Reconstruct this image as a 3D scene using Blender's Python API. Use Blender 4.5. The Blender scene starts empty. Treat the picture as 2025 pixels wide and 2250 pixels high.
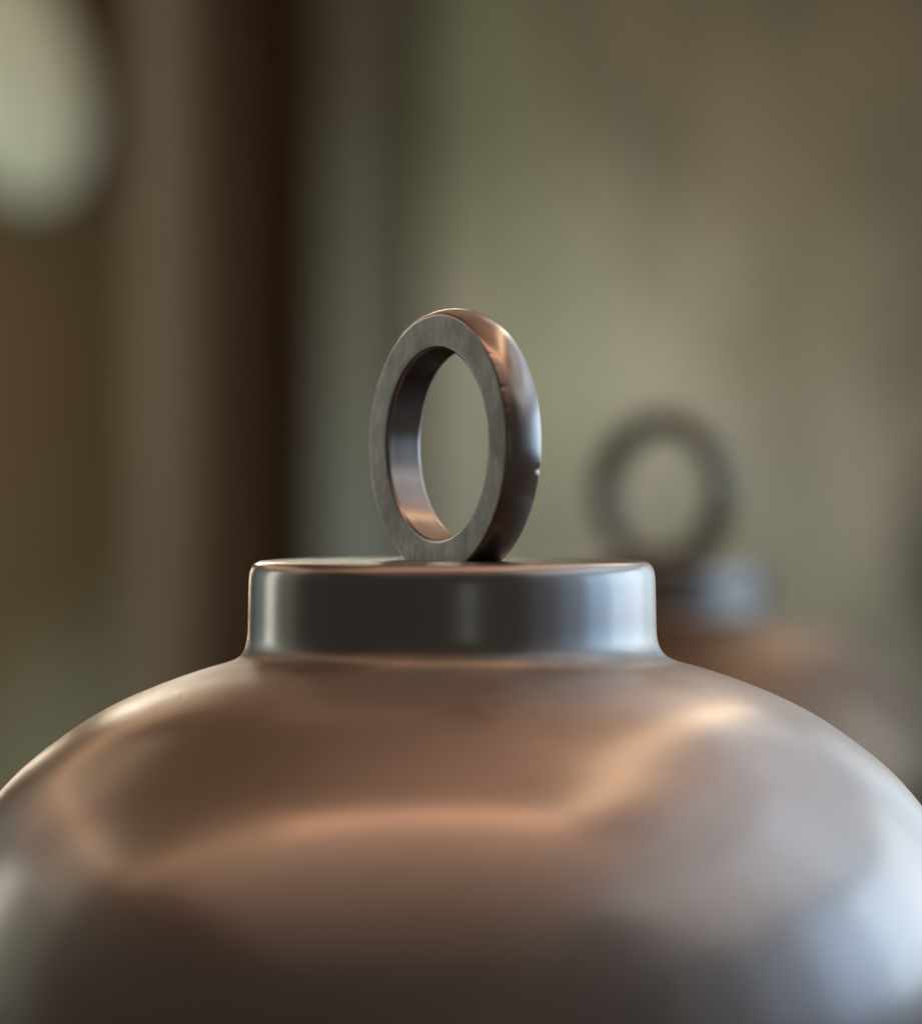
import bpy, bmesh, math, random
from mathutils import Vector, Matrix, noise
random.seed(7)
scn = bpy.context.scene
PX = 0.0672e-3            # metres per photo pixel at the near bell's axis
D0 = 0.5                  # camera to the near bell's axis
Z0 = 0.1344               # camera height above the shelf
XC = 19.5 * PX

# ---------------------------------------------------------------- camera
cd = bpy.data.cameras.new("camera")
cam = bpy.data.objects.new("camera", cd)
scn.collection.objects.link(cam)
cam.location = (XC, -D0, Z0)
cam.rotation_euler = (math.radians(90) - 25 * PX / D0, 0, 0)
cd.sensor_fit = 'HORIZONTAL'
cd.sensor_width = 36
cd.lens = 36 * D0 / (2025 * PX)
cd.clip_start = 0.01
cd.clip_end = 50
cd.dof.use_dof = True
cd.dof.focus_distance = 0.497
cd.dof.aperture_fstop = cd.lens / 16.5
cd.dof.aperture_blades = 9
scn.camera = cam

# ---------------------------------------------------------------- world, exposure
w = bpy.data.worlds.new("World")
scn.world = w
w.use_nodes = True
bg = w.node_tree.nodes['Background']
bg.inputs[0].default_value = (1.0, 0.92, 0.84, 1)
bg.inputs[1].default_value = 0.040
vs = scn.view_settings
vs.view_transform = 'Standard'
vs.look = 'None'
vs.exposure = 0
vs.gamma = 1

# ---------------------------------------------------------------- lamps (indoor window light, warm ceiling strips and added fill)
def lamp(name, loc, aim, sx, sy, col, radiance, spread=180):
    l = bpy.data.lights.new(name, 'AREA')
    l.shape = 'RECTANGLE'
    l.size, l.size_y = sx, sy
    l.color = col
    l.energy = radiance * math.pi * sx * sy
    l.spread = math.radians(spread)
    o = bpy.data.objects.new(name, l)
    scn.collection.objects.link(o)
    o.location = loc
    d = Vector(aim) - Vector(loc)
    o.rotation_euler = d.to_track_quat('-Z', 'Y').to_euler()
    return o
CEIL = Z0 + 0.75
YB = 1.9                  # the back wall
HUB = (0, 0, Z0)
def polar(az, el, r):     # azimuth 0 = towards the camera, + = right
    a, e = math.radians(az), math.radians(el)
    return (math.sin(a) * math.cos(e) * r, -math.cos(a) * math.cos(e) * r, Z0 + math.sin(e) * r)
LAMPS = {}
def L(key, loc, aim, sx, sy, **kw):       # lamp with its colour x radiance looked up by key
    r = RAD[key]
    m = max(r)
    o = lamp(key.split('-')[0], loc, aim, sx, sy, tuple(c / m for c in r), m, **kw)
    LAMPS[key] = o
    return o
def strip(key, p, q, width):              # a strip lamp under the ceiling between two points
    p, q = Vector((*p, CEIL - 0.02)), Vector((*q, CEIL - 0.02))
    c = (p + q) / 2
    o = L(key, c, (c.x, c.y, 0), (q - p).length, width)
    o.rotation_euler = (0, 0, math.atan2(q.y - p.y, q.x - p.x))
RAD = {
 'window_light-front': (.16, .2, .18),
 'ceiling_glow_fill-right': (.30, .315, .335),
 'ceiling_glow_fill-back': (.2, .13, .1),
 'ceiling_strip_light-front': (1.95, 1.2, .8),
 'ceiling_front_fill-0': (.34, .25, .2),
 'ceiling_front_fill-1': (.21, .155, .125),
 'ceiling_front_fill-2': (.17, .13, .105),
 'ceiling_front_fill-3': (.10, .083, .07),
 'ceiling_strip_light-front_left': (1.2, .78, .48),
 'ceiling_strip_light-right_back': (3.4, 2.7, 1.75),
 'ceiling_strip_light-right': (1.95, 1.5, 1.0),
 'ceiling_strip_light-back': (2.4, 1.4, .85),
 'ceiling_strip_light-left': (1.3, .8, .5),
 'ceiling_strip_light-back_left': (3.8, 2.4, 1.35),
 'ceiling_uplight_fill-main': (4.6, 4.6, 5),
 'wall_fill_light-right': (13, 13.2, 12.4),
 'wall_fill_light-left': (10.5, 11.2, 9.8),
 'rim_light-left': (10, 9, 7),
 'rim_light-top': (15, 13.8, 11),
 'rim_light-right': (.8, .85, .85),
 'window_light-right_low_52': (.06, .075, .09),
 'window_light-right_high_52': (.16, .165, .17),
 'window_light-right_low_160': (.35, .37, .38),
 'window_light-right_high_160': (.45, .5, .56),
 'window_light-right_low_70': (.17, .25, .36),
 'window_light-right_high_70': (.22, .25, .29),
 'window_light-right_low_88': (.52, .82, 1.25),
 'window_light-right_high_88': (.29, .4, .52),
 'window_light-right_low_106': (1.15, 1.65, 2.2),
 'window_light-right_high_106': (.42, .6, .8),
 'window_light-right_low_124': (1.45, 1.85, 2.25),
 'window_light-right_high_124': (.34, .45, .58),
 'window_light-right_low_142': (.95, 1.25, 1.5),
 'window_light-right_high_142': (.30, .37, .46),
 'window_light-left_low_105': (.09, .11, .085),
 'window_light-left_high_105': (0.278, 0.269, 0.224),
 'window_light-left_low_122': (1.25, 1.38, 1.33),
 'window_light-left_high_122': (.15, .13, .11),
 'window_light-left_low_139': (0.090, 0.145, 0.145),
 'window_light-left_high_139': (.38, .3, .22),
}
for az in (52, 70, 88, 106, 124, 142, 160):         # right-hand window built as lamp panes in an arc, outermost ones added as fill
    r = 0.5 if az < 150 else 1.1
    L('window_light-right_low_%d' % az, polar(az, 6, r), HUB, 0.315 * r, 0.38 * r)
    L('window_light-right_high_%d' % az, polar(az, 29, r), HUB, 0.282 * r, 0.40 * r)
for az in (105, 122, 139):                 # and a narrower one on the left
    wd = 0.20 if az == 122 else 0.34
    L('window_light-left_low_%d' % az, polar(-az, 6, 1.1), HUB, wd, 0.40)
    L('window_light-left_high_%d' % az, polar(-az, 27, 1.1), HUB, 0.33, 0.38)
L('window_light-front', polar(9, 0, 2.2), HUB, 0.28, 0.5)
L('ceiling_glow_fill-right', (0.98, 0.45, CEIL - 0.01), (0.98, 0.45, 0), 1.0, 2.4)  # added fill under the ceiling for the pale glow on the right
L('ceiling_glow_fill-back', (0.0, 0.95, CEIL - 0.01), (0.0, 0.95, 0), 0.55, 0.7)  # added soft fill for the ceiling behind the bells
strip('ceiling_strip_light-front', (-0.42, -0.15), (0.26, -0.15), 0.10)
for i, (y, wy) in enumerate(((-0.29, 0.17), (-0.475, 0.20), (-0.70, 0.25), (-1.03, 0.40))):   # added fill lamps, fading the ceiling glow towards the camera
    strip('ceiling_front_fill-%d' % i, (-0.95, y), (0.47, y), wy)
strip('ceiling_strip_light-front_left', (-1.15, -0.05), (-0.44, -0.15), 0.08)
strip('ceiling_strip_light-right', (0.25, -0.08), (0.40, 0.93), 0.07)
strip('ceiling_strip_light-right_back', (0.40, 0.93), (0.52, 1.74), 0.085)
strip('ceiling_strip_light-back', (-0.30, 1.5), (0.40, 1.5), 0.10)
strip('ceiling_strip_light-left', (-1.10, 0.10), (-0.95, 1.60), 0.09)
strip('ceiling_strip_light-back_left', (-0.95, 1.65), (-0.32, 1.5), 0.09)
L('ceiling_uplight_fill-main', (0.30, 0.25, Z0 + 0.30), (0.30, 0.251, CEIL), 0.4, 0.4)  # added unseen lamp facing up to brighten the ceiling
L('wall_fill_light-right', (0.19, 1.58, Z0 + 0.11), (0.065, YB, Z0 + 0.05), 0.14, 0.14)  # added unseen lamp making a pool of light on the plaster
L('wall_fill_light-left', (-0.75, 1.35, Z0 + 0.06), (-0.40, YB, Z0 - 0.02), 0.25, 0.25)  # added unseen lamp brightening the left of the background
L('rim_light-left', (-0.42, 1.35, Z0 + 0.04), HUB, 0.03, 0.20)  # rim lamps added behind the bells for thin bright edge lines
L('rim_light-top', (-0.20, 1.35, Z0 + 0.31), HUB, 0.45, 0.05)
L('rim_light-right', (0.46, 1.15, Z0 - 0.02), HUB, 0.06, 0.75)

# ---------------------------------------------------------------- helpers
def link(name, me, mats=(), parent=None):
    o = bpy.data.objects.new(name, me)
    scn.collection.objects.link(o)
    for m in mats:
        me.materials.append(m)
    if parent is not None:
        o.parent = parent
    return o
def tag(o, label=None, cat=None, group=None, kind=None):
    for k, v in (('label', label), ('category', cat), ('group', group), ('kind', kind)):
        if v:
            o[k] = v
    return o
def at(px, py, Y):        # photo pixel at depth Y behind the near bell -> x, z
    s = PX * (D0 + Y) / D0
    return XC + (px - 1012.5) * s, Z0 + (1100 - py) * s

class N:                  # small node-tree writer
    def __init__(self, name):
        self.m = bpy.data.materials.new(name)
        self.m.use_nodes = True
        self.t = self.m.node_tree
        self.p = self.t.nodes['Principled BSDF']
    def new(self, t, **kw):
        n = self.t.nodes.new(t)
        for k, v in kw.items():
            if k.startswith('i_'):
                n.inputs[k[2:].replace('_', ' ')].default_value = v
            else:
                setattr(n, k, v)
        return n
    def link(self, a, b):
        self.t.links.new(a, b)
    def coord(self, scale=(1, 1, 1)):
        tc = self.new('ShaderNodeTexCoord')
        mp = self.new('ShaderNodeMapping')
        mp.inputs['Scale'].default_value = scale
        self.link(tc.outputs['Object'], mp.inputs['Vector'])
        return mp.outputs['Vector']
    def noise(self, vec, scale, detail=3, rough=0.5):
        n = self.new('ShaderNodeTexNoise')
        n.inputs['Scale'].default_value = scale
        n.inputs['Detail'].default_value = detail
        n.inputs['Roughness'].default_value = rough
        self.link(vec, n.inputs['Vector'])
        return n.outputs['Fac']
    def ramp(self, fac, stops):
        r = self.new('ShaderNodeValToRGB')
        e = r.color_ramp.elements
        while len(e) < len(stops):
            e.new(0.5)
        for k, (pos, c) in enumerate(stops):
            e[k].position = pos
            e[k].color = c if len(c) == 4 else (*c, 1)
        self.link(fac, r.inputs['Fac'])
        return r.outputs['Color']
    def mapr(self, fac, a, b, lo, hi):
        n = self.new('ShaderNodeMapRange')
        for k, v in zip(('From Min', 'From Max', 'To Min', 'To Max'), (a, b, lo, hi)):
            n.inputs[k].default_value = v
        self.link(fac, n.inputs['Value'])
        return n.outputs['Result']
    def bump(self, h, strength, dist, normal=None):
        b = self.new('ShaderNodeBump')
        b.inputs['Strength'].default_value = strength
        b.inputs['Distance'].default_value = dist
        self.link(h, b.inputs['Height'])
        if normal is not None:
            self.link(normal, b.inputs['Normal'])
        return b.outputs['Normal']

def bronze(name, tint, rlo, rhi, scratch=0.0, grain=0.0, dust=None, top=None, var=0.0, soft=None):
    n = N(name)
    v = n.coord()
    a = n.noise(v, 28, 4, 0.55)
    c0 = tuple(x * 0.93 for x in tint)
    c1 = tuple(min(1, x * 1.05) for x in tint)
    col = n.ramp(a, [(0.35, c0), (0.65, c1)])
    rgh = n.mapr(n.noise(v, 60, 5, 0.6), 0.3, 0.7, rlo, rhi)
    n.p.inputs['Metallic'].default_value = 1
    if dust:              # dull film of dust lying in the angle under the collar, broken up by noise
        sx = n.new('ShaderNodeSeparateXYZ'); n.link(v, sx.inputs[0])
        fall = n.mapr(sx.outputs['Z'], dust[0], dust[1], 0, 1)
        k = n.new('ShaderNodeMath', operation='MULTIPLY')
        n.link(fall, k.inputs[0]); n.link(n.mapr(n.noise(v, 55, 4, 0.6), 0.30, 0.62, 0.25, 1), k.inputs[1])
        mx = n.new('ShaderNodeMix', data_type='RGBA')
        n.link(k.outputs[0], mx.inputs[0]); n.link(col, mx.inputs[6]); mx.inputs[7].default_value = (0.36, 0.31, 0.27, 1)
        col = mx.outputs[2]
        n.link(n.mapr(k.outputs[0], 0, 1, 1, 0.35), n.p.inputs['Metallic'])
        ad = n.new('ShaderNodeMath', operation='MULTIPLY_ADD')
        n.link(k.outputs[0], ad.inputs[0]); ad.inputs[1].default_value = 0.22; n.link(rgh, ad.inputs[2])
        rgh = ad.outputs[0]
    if top:               # dark patina on the collar top; in the ring bore a painted dark reflection
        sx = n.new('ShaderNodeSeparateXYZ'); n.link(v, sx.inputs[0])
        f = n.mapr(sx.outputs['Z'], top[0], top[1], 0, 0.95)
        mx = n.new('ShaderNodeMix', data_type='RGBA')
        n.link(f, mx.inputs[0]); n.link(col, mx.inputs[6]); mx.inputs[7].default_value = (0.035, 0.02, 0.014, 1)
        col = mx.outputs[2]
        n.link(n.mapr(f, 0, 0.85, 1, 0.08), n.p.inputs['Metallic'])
    if var:               # mottled, file-marked metal
        mv = n.new('ShaderNodeMix', data_type='RGBA')
        n.link(n.mapr(n.noise(n.coord((1500, 1500, 500)), 1.0, 4, 0.7), 0.35, 0.65, 0, 1), mv.inputs[0])
        n.link(col, mv.inputs[6]); mv.inputs[7].default_value = tuple(x * (1 - var) for x in tint) + (1,)
        m3 = n.new('ShaderNodeMix', data_type='RGBA')
        n.link(n.mapr(n.noise(n.coord((170, 170, 130)), 1.0, 5, 0.65), 0.42, 0.66, 0, 1), m3.inputs[0])
        n.link(mv.outputs[2], m3.inputs[6]); m3.inputs[7].default_value = tuple(x * (1 - var * 1.35) for x in tint) + (1,)
        col = m3.outputs[2]
    n.link(col, n.p.inputs['Base Color'])
    n.link(rgh, n.p.inputs['Roughness'])
    nm = n.bump(n.noise(v, 35, 2, 0.4), 0.12, 0.00035)        # faint hand-polished waviness
    nm = n.bump(n.noise(v, 2600, 3, 0.6), 0.10 + grain, 0.00002 + grain * 0.00006, nm)
    if scratch:
        vs_ = n.coord((900, 900, 60))
        nm = n.bump(n.noise(vs_, 1.0, 4, 0.7), scratch, 0.00008, nm)
    n.link(nm, n.p.inputs['Normal'])
    if soft:              # worn metal: a second, broader lobe under the polish
        q = n.new('ShaderNodeBsdfPrincipled')
        q.inputs['Metallic'].default_value = 1
        n.link(col, q.inputs['Base Color']); n.link(nm, q.inputs['Normal'])
        n.link(n.mapr(n.noise(n.coord((16, 16, 16)), 1.0, 4, 0.6), 0.3, 0.7, soft[1] - 0.05, soft[1] + 0.05), q.inputs['Roughness'])
        mix = n.new('ShaderNodeMixShader')
        n.link(n.mapr(n.noise(n.coord((22, 22, 22)), 1.0, 5, 0.6), 0.3, 0.7, soft[0] - 0.08, soft[0] + 0.08), mix.inputs[0])
        n.link(n.p.outputs[0], mix.inputs[1]); n.link(q.outputs[0], mix.inputs[2])
        n.link(mix.outputs[0], n.t.nodes['Material Output'].inputs['Surface'])
    return n.m
ZJ = (3100 - 1440) * PX
BRONZE = bronze('polished_bronze', (0.60, 0.50, 0.44), 0.21, 0.26, dust=(ZJ - 0.0068, ZJ - 0.0012), soft=(0.45, 0.43))
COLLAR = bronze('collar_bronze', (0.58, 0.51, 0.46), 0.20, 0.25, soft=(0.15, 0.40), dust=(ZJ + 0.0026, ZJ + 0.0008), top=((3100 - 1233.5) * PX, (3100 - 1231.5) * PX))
RING = bronze('ring_bronze', (0.58, 0.49, 0.43), 0.20, 0.28, 0.05)
INNER = bronze('ring_bore', (0.55, 0.46, 0.40), 0.24, 0.32, 0.05, top=(20 * PX, 150 * PX))  # dark reflection painted into the upper bore's colour
FACE = bronze('ground_ring_face', (0.52, 0.455, 0.40), 0.36, 0.48, 0.06, 0.45, var=0.34)
BROWN_BRONZE = bronze('brown_bronze', (0.235, 0.162, 0.113), 0.38, 0.44)
DARK_BRONZE = bronze('dark_bronze', (0.30, 0.27, 0.245), 0.30, 0.36)
DULL_BRONZE = bronze('dull_bronze', (0.28, 0.25, 0.21), 0.42, 0.5)

# ---------------------------------------------------------------- bell
COLLAR_PTS = [(0, 1231), (150, 1231), (300, 1231), (402, 1231), (419, 1231.8), (430.5, 1235.5), (438.5, 1243), (443.5, 1254), (445.6, 1269),
              (446.6, 1300), (447.3, 1340), (448, 1375), (449.6, 1400), (454, 1421), (465, 1439)]
BODY_PTS = [(465, 1439), (486, 1451.5), (524, 1463), (561, 1473), (669, 1512), (738, 1542), (809, 1581), (884, 1634), (952, 1688.5),
            (1000, 1741), (1045, 1800), (1084, 1865), (1113, 1930), (1138, 2000), (1157, 2080), (1170, 2170), (1179, 2280), (1184, 2400),
            (1188, 2560), (1196, 2720), (1212, 2860), (1238, 2980), (1262, 3050), (1272, 3085), (1270, 3100)]
def resample(pts, step):
    P = [Vector(p) for p in pts]
    E = [2 * P[0] - P[1]] + P + [2 * P[-1] - P[-2]]
    out = []
    for i in range(1, len(E) - 2):
        p0, p1, p2, p3 = E[i - 1:i + 3]
        t0 = 0; t1 = t0 + (p1 - p0).length ** .5; t2 = t1 + (p2 - p1).length ** .5; t3 = t2 + (p3 - p2).length ** .5
        n = max(2, int((p2 - p1).length / step))
        for k in range(n):
            t = t1 + (t2 - t1) * k / n
            a1 = p0 * ((t1 - t) / (t1 - t0)) + p1 * ((t - t0) / (t1 - t0))
            a2 = p1 * ((t2 - t) / (t2 - t1)) + p2 * ((t - t1) / (t2 - t1))
            a3 = p2 * ((t3 - t) / (t3 - t2)) + p3 * ((t - t2) / (t3 - t2))
            b1 = a1 * ((t2 - t) / (t2 - t0)) + a2 * ((t - t0) / (t2 - t0))
            b2 = a2 * ((t3 - t) / (t3 - t1)) + a3 * ((t - t1) / (t3 - t1))
            out.append(b1 * ((t2 - t) / (t2 - t1)) + b2 * ((t - t1) / (t2 - t1)))
    out.append(P[-1])
    return out
def smooth_curve(c, rounds, lock):
    c = [p.copy() for p in c]
    for _ in range(rounds):
        d = [c[0]] + [(c[i - 1] + 2 * c[i] + c[i + 1]) / 4 for i in range(1, len(c) - 1)] + [c[-1]]
        c = [c[i] if i < lock else d[i] for i in range(len(c))]
    return c
full = resample(COLLAR_PTS + BODY_PTS[1:], 6)
full = smooth_curve(full, 2, 30)
lo = next(i for i, p in enumerate(full) if p.x > 500)
full = full[:lo] + smooth_curve(full[lo - 1:], 60, 0)[1:]
def axis_shift(y):        # the dome sits a hair off the collar's axis
    t = min(1, max(0, (y - 1400) / 90))
    return 6.5 * t * t * (3 - 2 * t)
def lathe(pts, norms, seg=288, inner=False):
    me = bpy.data.meshes.new('lathe')
    V, F, NR = [], [], []
    for p, n in zip(pts, norms):
        for k in range(seg):
            a = 2 * math.pi * k / seg
            c, s = math.cos(a), math.sin(a)
            V.append(((p.x * c + axis_shift(p.y)) * PX, p.x * s * PX, (3100 - p.y) * PX))
            NR.append((n.x * c, n.x * s, n.y))
    for i in range(len(pts) - 1):
        for k in range(seg):
            k2 = (k + 1) % seg
            F.append((i * seg + k, (i + 1) * seg + k, (i + 1) * seg + k2, i * seg + k2))
    me.from_pydata(V, [], F)
    for f in me.polygons:
        f.use_smooth = True
    me.normals_split_custom_set_from_vertices(NR)
    return me
norms = []
for i, p in enumerate(full):
    t = full[min(i + 1, len(full) - 1)] - full[max(i - 1, 0)]
    n = Vector((t.y, t.x)).normalized()       # outward: y runs down the photo, so +t.x points up
    norms.append(n)
norms[0] = Vector((0, 1))
cut = next(i for i, p in enumerate(full) if p.y >= 1438.5 and p.x > 460)
full[0].x = 0.5
collar_me = lathe(full[:cut + 1], norms[:cut + 1])
# the body goes on round the lip and up inside: the bell is hollow
inside = [Vector((1235, 3100)), Vector((1228, 3070)), Vector((1165, 2860)), Vector((1140, 2500)), Vector((1115, 2170)), Vector((1040, 1930)),
          Vector((940, 1760)), Vector((780, 1620)), Vector((500, 1510)), Vector((0.5, 1500))]
bp, bn = full[cut:], norms[cut:]
ip = resample(inside, 20)
inn = []
for i, p in enumerate(ip):
    t = ip[min(i + 1, len(ip) - 1)] - ip[max(i - 1, 0)]
    inn.append(Vector((t.y, t.x)).normalized())
body_me = lathe(bp + ip, bn + inn)

# ring: a washer standing on edge; section runs round (radius, width)
RIN, ROUT, HALF = 209, 287, 45
def ring_mesh():
    sec = []              # (radius, w, is_face)
    def arc(cx, cw, r1, r2, a0, a1, n, face):
        for k in range(n + 1):
            a = math.radians(a0 + (a1 - a0) * k / n)
            sec.append((cx + r1 * math.cos(a), cw + r2 * math.sin(a), face))
    # outer barrel from back to front
    for k in range(13):
        t = -1 + 2 * k / 12
        sec.append((298 - 9 * t * t, t * 39.8, 0))
    arc(280.8, 36.1, 9, 9, 34, 90, 6, 0)
    for k in range(1, 6):
        sec.append((280.8 - (280.8 - RIN - 8) * k / 6, HALF + 0.1, 1))
    arc(RIN + 8, HALF - 8, -8, 8, 90, 0, 5, 0)      # inner front edge
    for k in range(1, 8):
        t = 1 - 2 * k / 8
        sec.append((RIN + 1.0 * t * t, t * (HALF - 8.5), 2))
    arc(RIN + 8, -(HALF - 8), -8, -8, 0, 90, 5, 0)
    for k in range(1, 6):
        sec.append((RIN + 8 + (280.8 - RIN - 8) * k / 6, -HALF - 0.1, 1))
    arc(280.8, -36.1, 9, -9, 90, 34, 6, 0)
    seg, m = 512, len(sec)
    V, F, MI = [], [], []
    rng = random.Random(3)
    nicks = [(-11.5, -41, 1.5, 10, 2.6), (24, 41, 1.0, 7, 2.0), (41, 42, 0.7, 6, 1.2), (98, 42, 0.7, 7, 2.0),
             (112, -41, 0.6, 8, 2.2), (-40, 42, 1.0, 6, 1.6), (155, 42, 1.2, 7, 1.8), (63, 42, 0.8, 7, 1.0)]
    nicks += [(rng.uniform(-180, 180), rng.choice((-42, 42)), rng.uniform(.4, .9), 6, rng.uniform(.3, .9)) for _ in range(24)]
    for k in range(seg):
        a = 2 * math.pi * k / seg
        deg = math.degrees(a)
        for r, wv, f in sec:
            if r > 270:
                for (na, nw, sa, sw, dep) in nicks:
                    da = (deg - na + 180) % 360 - 180
                    if abs(da) < 3 * sa:
                        r -= dep * math.exp(-(da / sa) ** 2 - ((wv - nw) / sw) ** 2)
                r += 0.9 * math.sin(2 * a + 1) + 0.7 * math.sin(5 * a) * math.exp(-((wv) / 40) ** 2)
            V.append((r * math.cos(a) * PX, -wv * PX, r * math.sin(a) * PX))
    for k in range(seg):
        k2 = (k + 1) % seg
        for j in range(m):
            j2 = (j + 1) % m
            F.append((k * m + j, k2 * m + j, k2 * m + j2, k * m + j2))
            MI.append(1 if 1 in (sec[j][2], sec[j2][2]) else 2 if 2 in (sec[j][2], sec[j2][2]) else 0)
    me = bpy.data.meshes.new('ring')
    me.from_pydata(V, [], F)
    me.polygons.foreach_set('material_index', MI)
    for f in me.polygons:
        f.use_smooth = True
    bm = bmesh.new(); bm.from_mesh(me)
    bmesh.ops.recalc_face_normals(bm, faces=bm.faces)
    bm.to_mesh(me); bm.free()
    return me

def make_bell():
    root = bpy.data.objects.new('bell', None)
    scn.collection.objects.link(root)
    link('body', body_me, [BRONZE], root)
    link('collar', collar_me, [COLLAR], root)
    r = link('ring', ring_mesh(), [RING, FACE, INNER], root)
    r.location = (2 * PX, 0, (3100 - 976) * PX)
    r.rotation_euler = (0, 0, math.radians(-58))
    return root
bell = make_bell()
tag(bell, 'large bronze bell in sharp focus at the front with an upright ring on its collar', 'bell', 'bronze bells standing on the shelf')
def copy_tree(o, parent=None):
    c = o.copy()
    scn.collection.objects.link(c)
    c.parent = parent
    for ch in o.children:
        copy_tree(ch, c)
    return c
bell2 = copy_tree(bell)
SC2 = 0.942
Y2 = 0.5 * SC2 / 0.54 - 0.5
bell2.location = (at(1456, 0, Y2)[0], Y2, 0)
bell2.scale = (SC2,) * 3
tag(bell2, 'smaller brown bronze bell out of focus behind the front bell on the right', 'bell')
for ch in bell2.children:
    for k, sl in enumerate(ch.material_slots):
        sl.link = 'OBJECT'
        sl.material = BROWN_BRONZE if ch.name.startswith('body') else DULL_BRONZE if ch.name.startswith('ring') else DARK_BRONZE
    if ch.name.startswith('ring'):
        ch.rotation_euler[2] = math.radians(-36)
        ch.scale = (1.12,) * 3
        ch.location.z += 298 * 0.12 * PX

# ---------------------------------------------------------------- setting
def box(name, x0, x1, y0, y1, z0, z1, mat, parent=None, bevel=0.0):
    bm = bmesh.new()
    bmesh.ops.create_cube(bm, size=1)
    for v in bm.verts:
        v.co = Vector(((x0 + x1) / 2 + v.co.x * (x1 - x0), (y0 + y1) / 2 + v.co.y * (y1 - y0), (z0 + z1) / 2 + v.co.z * (z1 - z0)))
    if bevel:
        bmesh.ops.bevel(bm, geom=bm.edges[:], offset=bevel, segments=2, affect='EDGES')
    me = bpy.data.meshes.new(name)
    bm.to_mesh(me); bm.free()
    return link(name, me, [mat], parent)
def stained(name, stops, sc=(6, 6, 3), detail=3, rough=0.85, bump=0.3):
    n = N(name)
    v = n.coord(sc)
    f = n.noise(v, 1.0, detail, 0.55)
    n.link(n.ramp(f, stops), n.p.inputs['Base Color'])
    n.p.inputs['Roughness'].default_value = rough
    v2 = n.coord((40, 40, 40))
    n.link(n.bump(n.noise(v2, 3, 6, 0.65), bump, 0.003), n.p.inputs['Normal'])
    return n.m
def plaster(name):
    n = N(name)
    v = n.coord((5, 5, 3.5))
    f = n.noise(v, 1.0, 4, 0.6)
    base = n.ramp(f, [(0.3, (0.275, 0.265, 0.212)), (0.5, (0.34, 0.32, 0.272)), (0.7, (0.40, 0.378, 0.33))])
    g = n.noise(n.coord((9, 9, 1.6)), 1.0, 3, 0.6)        # run-down water streaks, greenish
    mx = n.new('ShaderNodeMix', data_type='RGBA')
    n.link(n.mapr(g, 0.50, 0.72, 0, 0.85), mx.inputs[0])
    n.link(base, mx.inputs[6]); mx.inputs[7].default_value = (0.21, 0.235, 0.13, 1)
    sx = n.new('ShaderNodeSeparateXYZ'); n.link(n.coord(), sx.inputs[0])
    ad = n.new('ShaderNodeMath', operation='ADD'); n.link(sx.outputs['Z'], ad.inputs[0])
    k = n.new('ShaderNodeMath', operation='MULTIPLY'); n.link(n.noise(n.coord((4, 4, 4)), 1.0, 3, 0.6), k.inputs[0]); k.inputs[1].default_value = 0.5
    sl = n.new('ShaderNodeMath', operation='MULTIPLY_ADD')  # the brown reaches lower towards the right
    n.link(sx.outputs['X'], sl.inputs[0]); sl.inputs[1].default_value = 0.42; n.link(k.outputs[0], sl.inputs[2])
    n.link(sl.outputs[0], ad.inputs[1])
    m2 = n.new('ShaderNodeMix', data_type='RGBA')          # brown tone across the top of the wall
    n.link(n.mapr(ad.outputs[0], 0.44, 0.66, 0, 1.0), m2.inputs[0])
    n.link(mx.outputs[2], m2.inputs[6]); m2.inputs[7].default_value = (0.19, 0.166, 0.115, 1)
    bx = n.new('ShaderNodeMath', operation='ABSOLUTE')     # one broad green band in the upper wall
    sub = n.new('ShaderNodeMath', operation='SUBTRACT'); n.link(sx.outputs['X'], sub.inputs[0]); sub.inputs[1].default_value = 0.016
    n.link(sub.outputs[0], bx.inputs[0])
    al = n.new('ShaderNodeMath', operation='MULTIPLY')
    n.link(n.mapr(bx.outputs[0], 0.015, 0.075, 0.85, 0), al.inputs[0]); n.link(n.mapr(ad.outputs[0], 0.42, 0.60, 0, 1), al.inputs[1])
    m3 = n.new('ShaderNodeMix', data_type='RGBA')
    n.link(al.outputs[0], m3.inputs[0]); n.link(m2.outputs[2], m3.inputs[6]); m3.inputs[7].default_value = (0.165, 0.178, 0.115, 1)
    m4 = n.new('ShaderNodeMix', data_type='RGBA', blend_type='MULTIPLY')
    m4.inputs[0].default_value = 1
    mot = n.ramp(n.noise(n.coord((19, 19, 6)), 1.0, 4, 0.65), [(0.34, (0.66, 0.68, 0.63)), (0.66, (1.2, 1.19, 1.17))])
    n.link(m3.outputs[2], m4.inputs[6]); n.link(mot, m4.inputs[7])
    n.link(m4.outputs[2], n.p.inputs['Base Color'])
    n.p.inputs['Roughness'].default_value = 0.9
    n.link(n.bump(n.noise(n.coord((40, 40, 40)), 3, 6, 0.65), 0.3, 0.003), n.p.inputs['Normal'])
    return n.m
PLASTER = plaster('weathered_plaster')
def olive(name):
    n = N(name)
    sx = n.new('ShaderNodeSeparateXYZ'); n.link(n.coord(), sx.inputs[0])
    ad = n.new('ShaderNodeMath', operation='MULTIPLY_ADD')
    n.link(n.noise(n.coord((6, 6, 2.5)), 1.0, 3, 0.6), ad.inputs[0]); ad.inputs[1].default_value = 0.35
    n.link(sx.outputs['Z'], ad.inputs[2])
    n.link(n.ramp(n.mapr(ad.outputs[0], 0.18, 0.62, 0, 1), [(0, (0.27, 0.30, 0.295)), (0.5, (0.19, 0.20, 0.16)), (1, (0.105, 0.097, 0.06))]), n.p.inputs['Base Color'])
    n.p.inputs['Roughness'].default_value = 0.8
    return n.m
OLIVE = olive('olive_panel')  # blue-grey below, darker olive brown above
POST = stained('brown_post_wood', [(0.3, (0.17, 0.128, 0.085)), (0.7, (0.24, 0.19, 0.135))], (20, 20, 2))
DARKWOOD = stained('dark_recess_wood', [(0.3, (0.14, 0.088, 0.045)), (0.7, (0.19, 0.125, 0.068))], (10, 10, 2))
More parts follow.
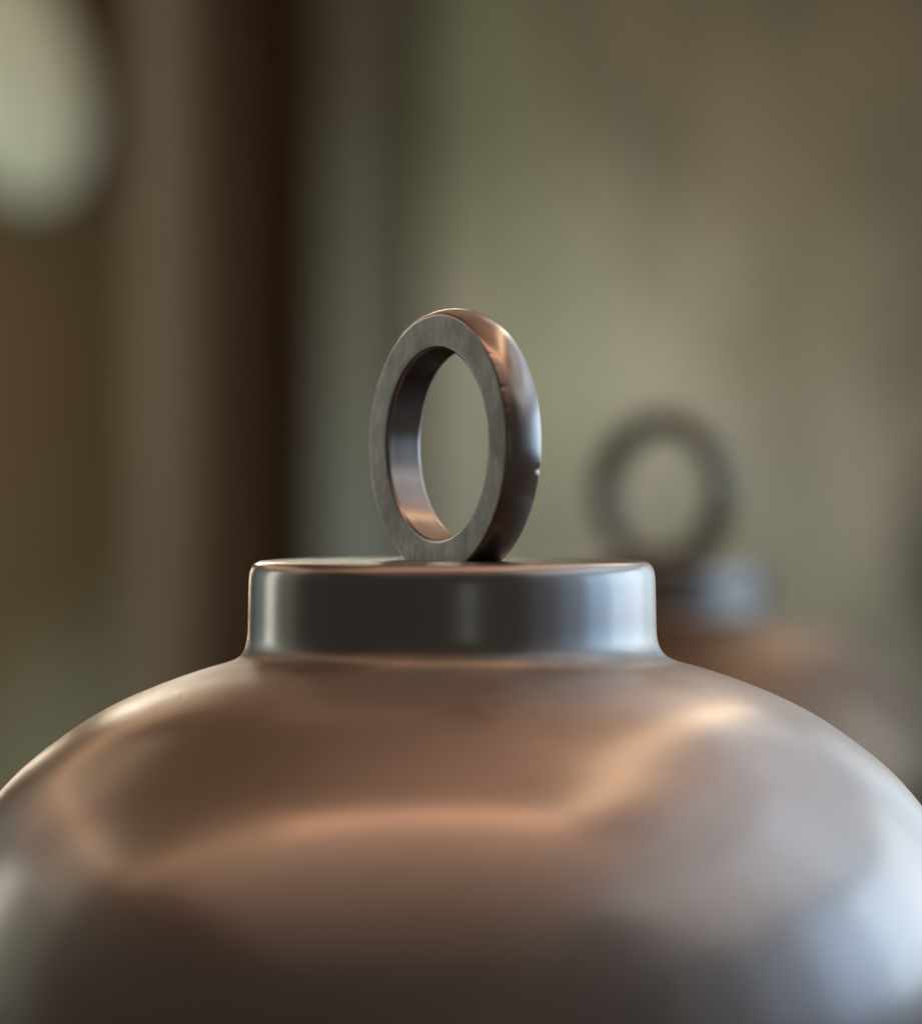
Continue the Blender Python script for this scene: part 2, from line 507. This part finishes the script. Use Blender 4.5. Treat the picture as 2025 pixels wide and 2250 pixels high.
def boards(name):
    n = N(name)
    sx = n.new('ShaderNodeSeparateXYZ'); n.link(n.coord(), sx.inputs[0])
    sl = n.new('ShaderNodeMath', operation='MULTIPLY_ADD')  # grey-green towards the lower right
    n.link(sx.outputs['X'], sl.inputs[0]); sl.inputs[1].default_value = -1.1; n.link(sx.outputs['Z'], sl.inputs[2])
    ad = n.new('ShaderNodeMath', operation='MULTIPLY_ADD')
    n.link(n.noise(n.coord((9, 9, 4)), 1.0, 3, 0.6), ad.inputs[0]); ad.inputs[1].default_value = 0.25
    n.link(sl.outputs[0], ad.inputs[2])
    n.link(n.ramp(n.mapr(ad.outputs[0], 0.36, 0.62, 0, 1), [(0, (0.27, 0.27, 0.20)), (0.6, (0.12, 0.085, 0.038)), (1, (0.115, 0.072, 0.03))]), n.p.inputs['Base Color'])
    n.p.inputs['Roughness'].default_value = 0.8
    return n.m
BROWN = boards('brown_board_wood')
CEILW = stained('ceiling_wood', [(0.3, (0.36, 0.21, 0.13)), (0.7, (0.46, 0.28, 0.18))], (12, 2, 2))
GREYC = stained('grey_ceiling_plaster', [(0.3, (0.42, 0.41, 0.43)), (0.7, (0.5, 0.49, 0.5))], (3, 3, 3))
SHELFW = stained('shelf_wood', [(0.3, (0.05, 0.035, 0.025)), (0.7, (0.09, 0.065, 0.045))], (3, 14, 14))

YW = 1.9
xl, _ = at(948, 0, YW)
box('plaster_wall', xl, 1.6, YW, YW + 0.12, -0.6, CEIL, PLASTER)
tag(bpy.data.objects['plaster_wall'], 'pale greenish grey plaster wall, out of focus behind both bells', 'wall')
xa, _ = at(708, 0, YW + 0.06)
box('wall_panel', xa, xl, YW + 0.05, YW + 0.12, -0.6, CEIL, OLIVE)
tag(bpy.data.objects['wall_panel'], 'dark olive grey upright panel between the dark gap and the pale wall', 'panel')
xg, _ = at(380, 0, YW)
box('recess', xg - 0.1, xa, YW + 0.13, YW + 0.18, -0.6, CEIL, DARKWOOD)
tag(bpy.data.objects['recess'], kind='structure')
x0, _ = at(285, 0, YW - 0.05); x1, _ = at(410, 0, YW - 0.05)
box('wooden_post', x0, x1, YW - 0.05, YW + 0.005, -0.6, CEIL, POST, bevel=0.006)
tag(bpy.data.objects['wooden_post'], 'upright brown wooden post on the left, beside the dark gap', 'post')
box('wooden_wall', -1.5, x0, YW, YW + 0.1, -0.6, CEIL, BROWN)
tag(bpy.data.objects['wooden_wall'], 'dark olive brown wooden wall behind the pale oval, left of the post', 'wall')

# pale oval at the top left: a rounded solid stand-in for the pale shape before the wooden wall
def blob(name, cx, cy, Y, ax, az_, dep, tilt, mat, egg=0.0):
    bm = bmesh.new()
    bmesh.ops.create_uvsphere(bm, u_segments=48, v_segments=32, radius=1)
    s = PX * (D0 + Y) / D0
    x, z = at(cx, cy, Y)
    R = Matrix.Rotation(tilt, 4, 'Y')
    for v in bm.verts:
        k = 1 - egg * v.co.z
        v.co = R @ Vector((v.co.x * ax * s * k, v.co.y * dep, v.co.z * az_ * s))
        v.co += Vector((x, Y, z))
    for f in bm.faces:
        f.smooth = True
    me = bpy.data.meshes.new(name)
    bm.to_mesh(me); bm.free()
    return link(name, me, [mat])
PALE = stained('pale_green', [(0.3, (0.62, 0.66, 0.50)), (0.7, (0.72, 0.75, 0.62))], (8, 8, 8), rough=0.4, bump=0.05)
ov = blob('pale_oval', -45, 40, YW - 0.04, 178, 430, 0.03, math.radians(-22), PALE, 0.15)
tag(ov, 'pale green oval shape out of focus in the top left corner', 'ornament')
KNOB = stained('dark_knob', [(0.3, (0.05, 0.045, 0.03)), (0.7, (0.08, 0.07, 0.05))], (20, 20, 20), rough=0.5)
kn = blob('dark_knob', 2098, 1180, YW - 0.04, 112, 195, 0.05, 0, KNOB)
tag(kn, 'dark rounded knob on the pale wall, blurred and cut by the right edge', 'knob')

box('shelf', -1.2, 1.2, -0.25, 0.75, -0.04, 0, SHELFW, bevel=0.004)
tag(bpy.data.objects['shelf'], kind='structure')
box('plaster_ceiling', 0.42, 1.6, -1.30, YW + 0.4, CEIL + 0.004, CEIL + 0.05, GREYC)
tag(bpy.data.objects['plaster_ceiling'], kind='structure')
box('ceiling', -1.6, 0.418, -1.30, YW + 0.4, CEIL + 0.004, CEIL + 0.05, CEILW)
tag(bpy.data.objects['ceiling'], kind='structure')
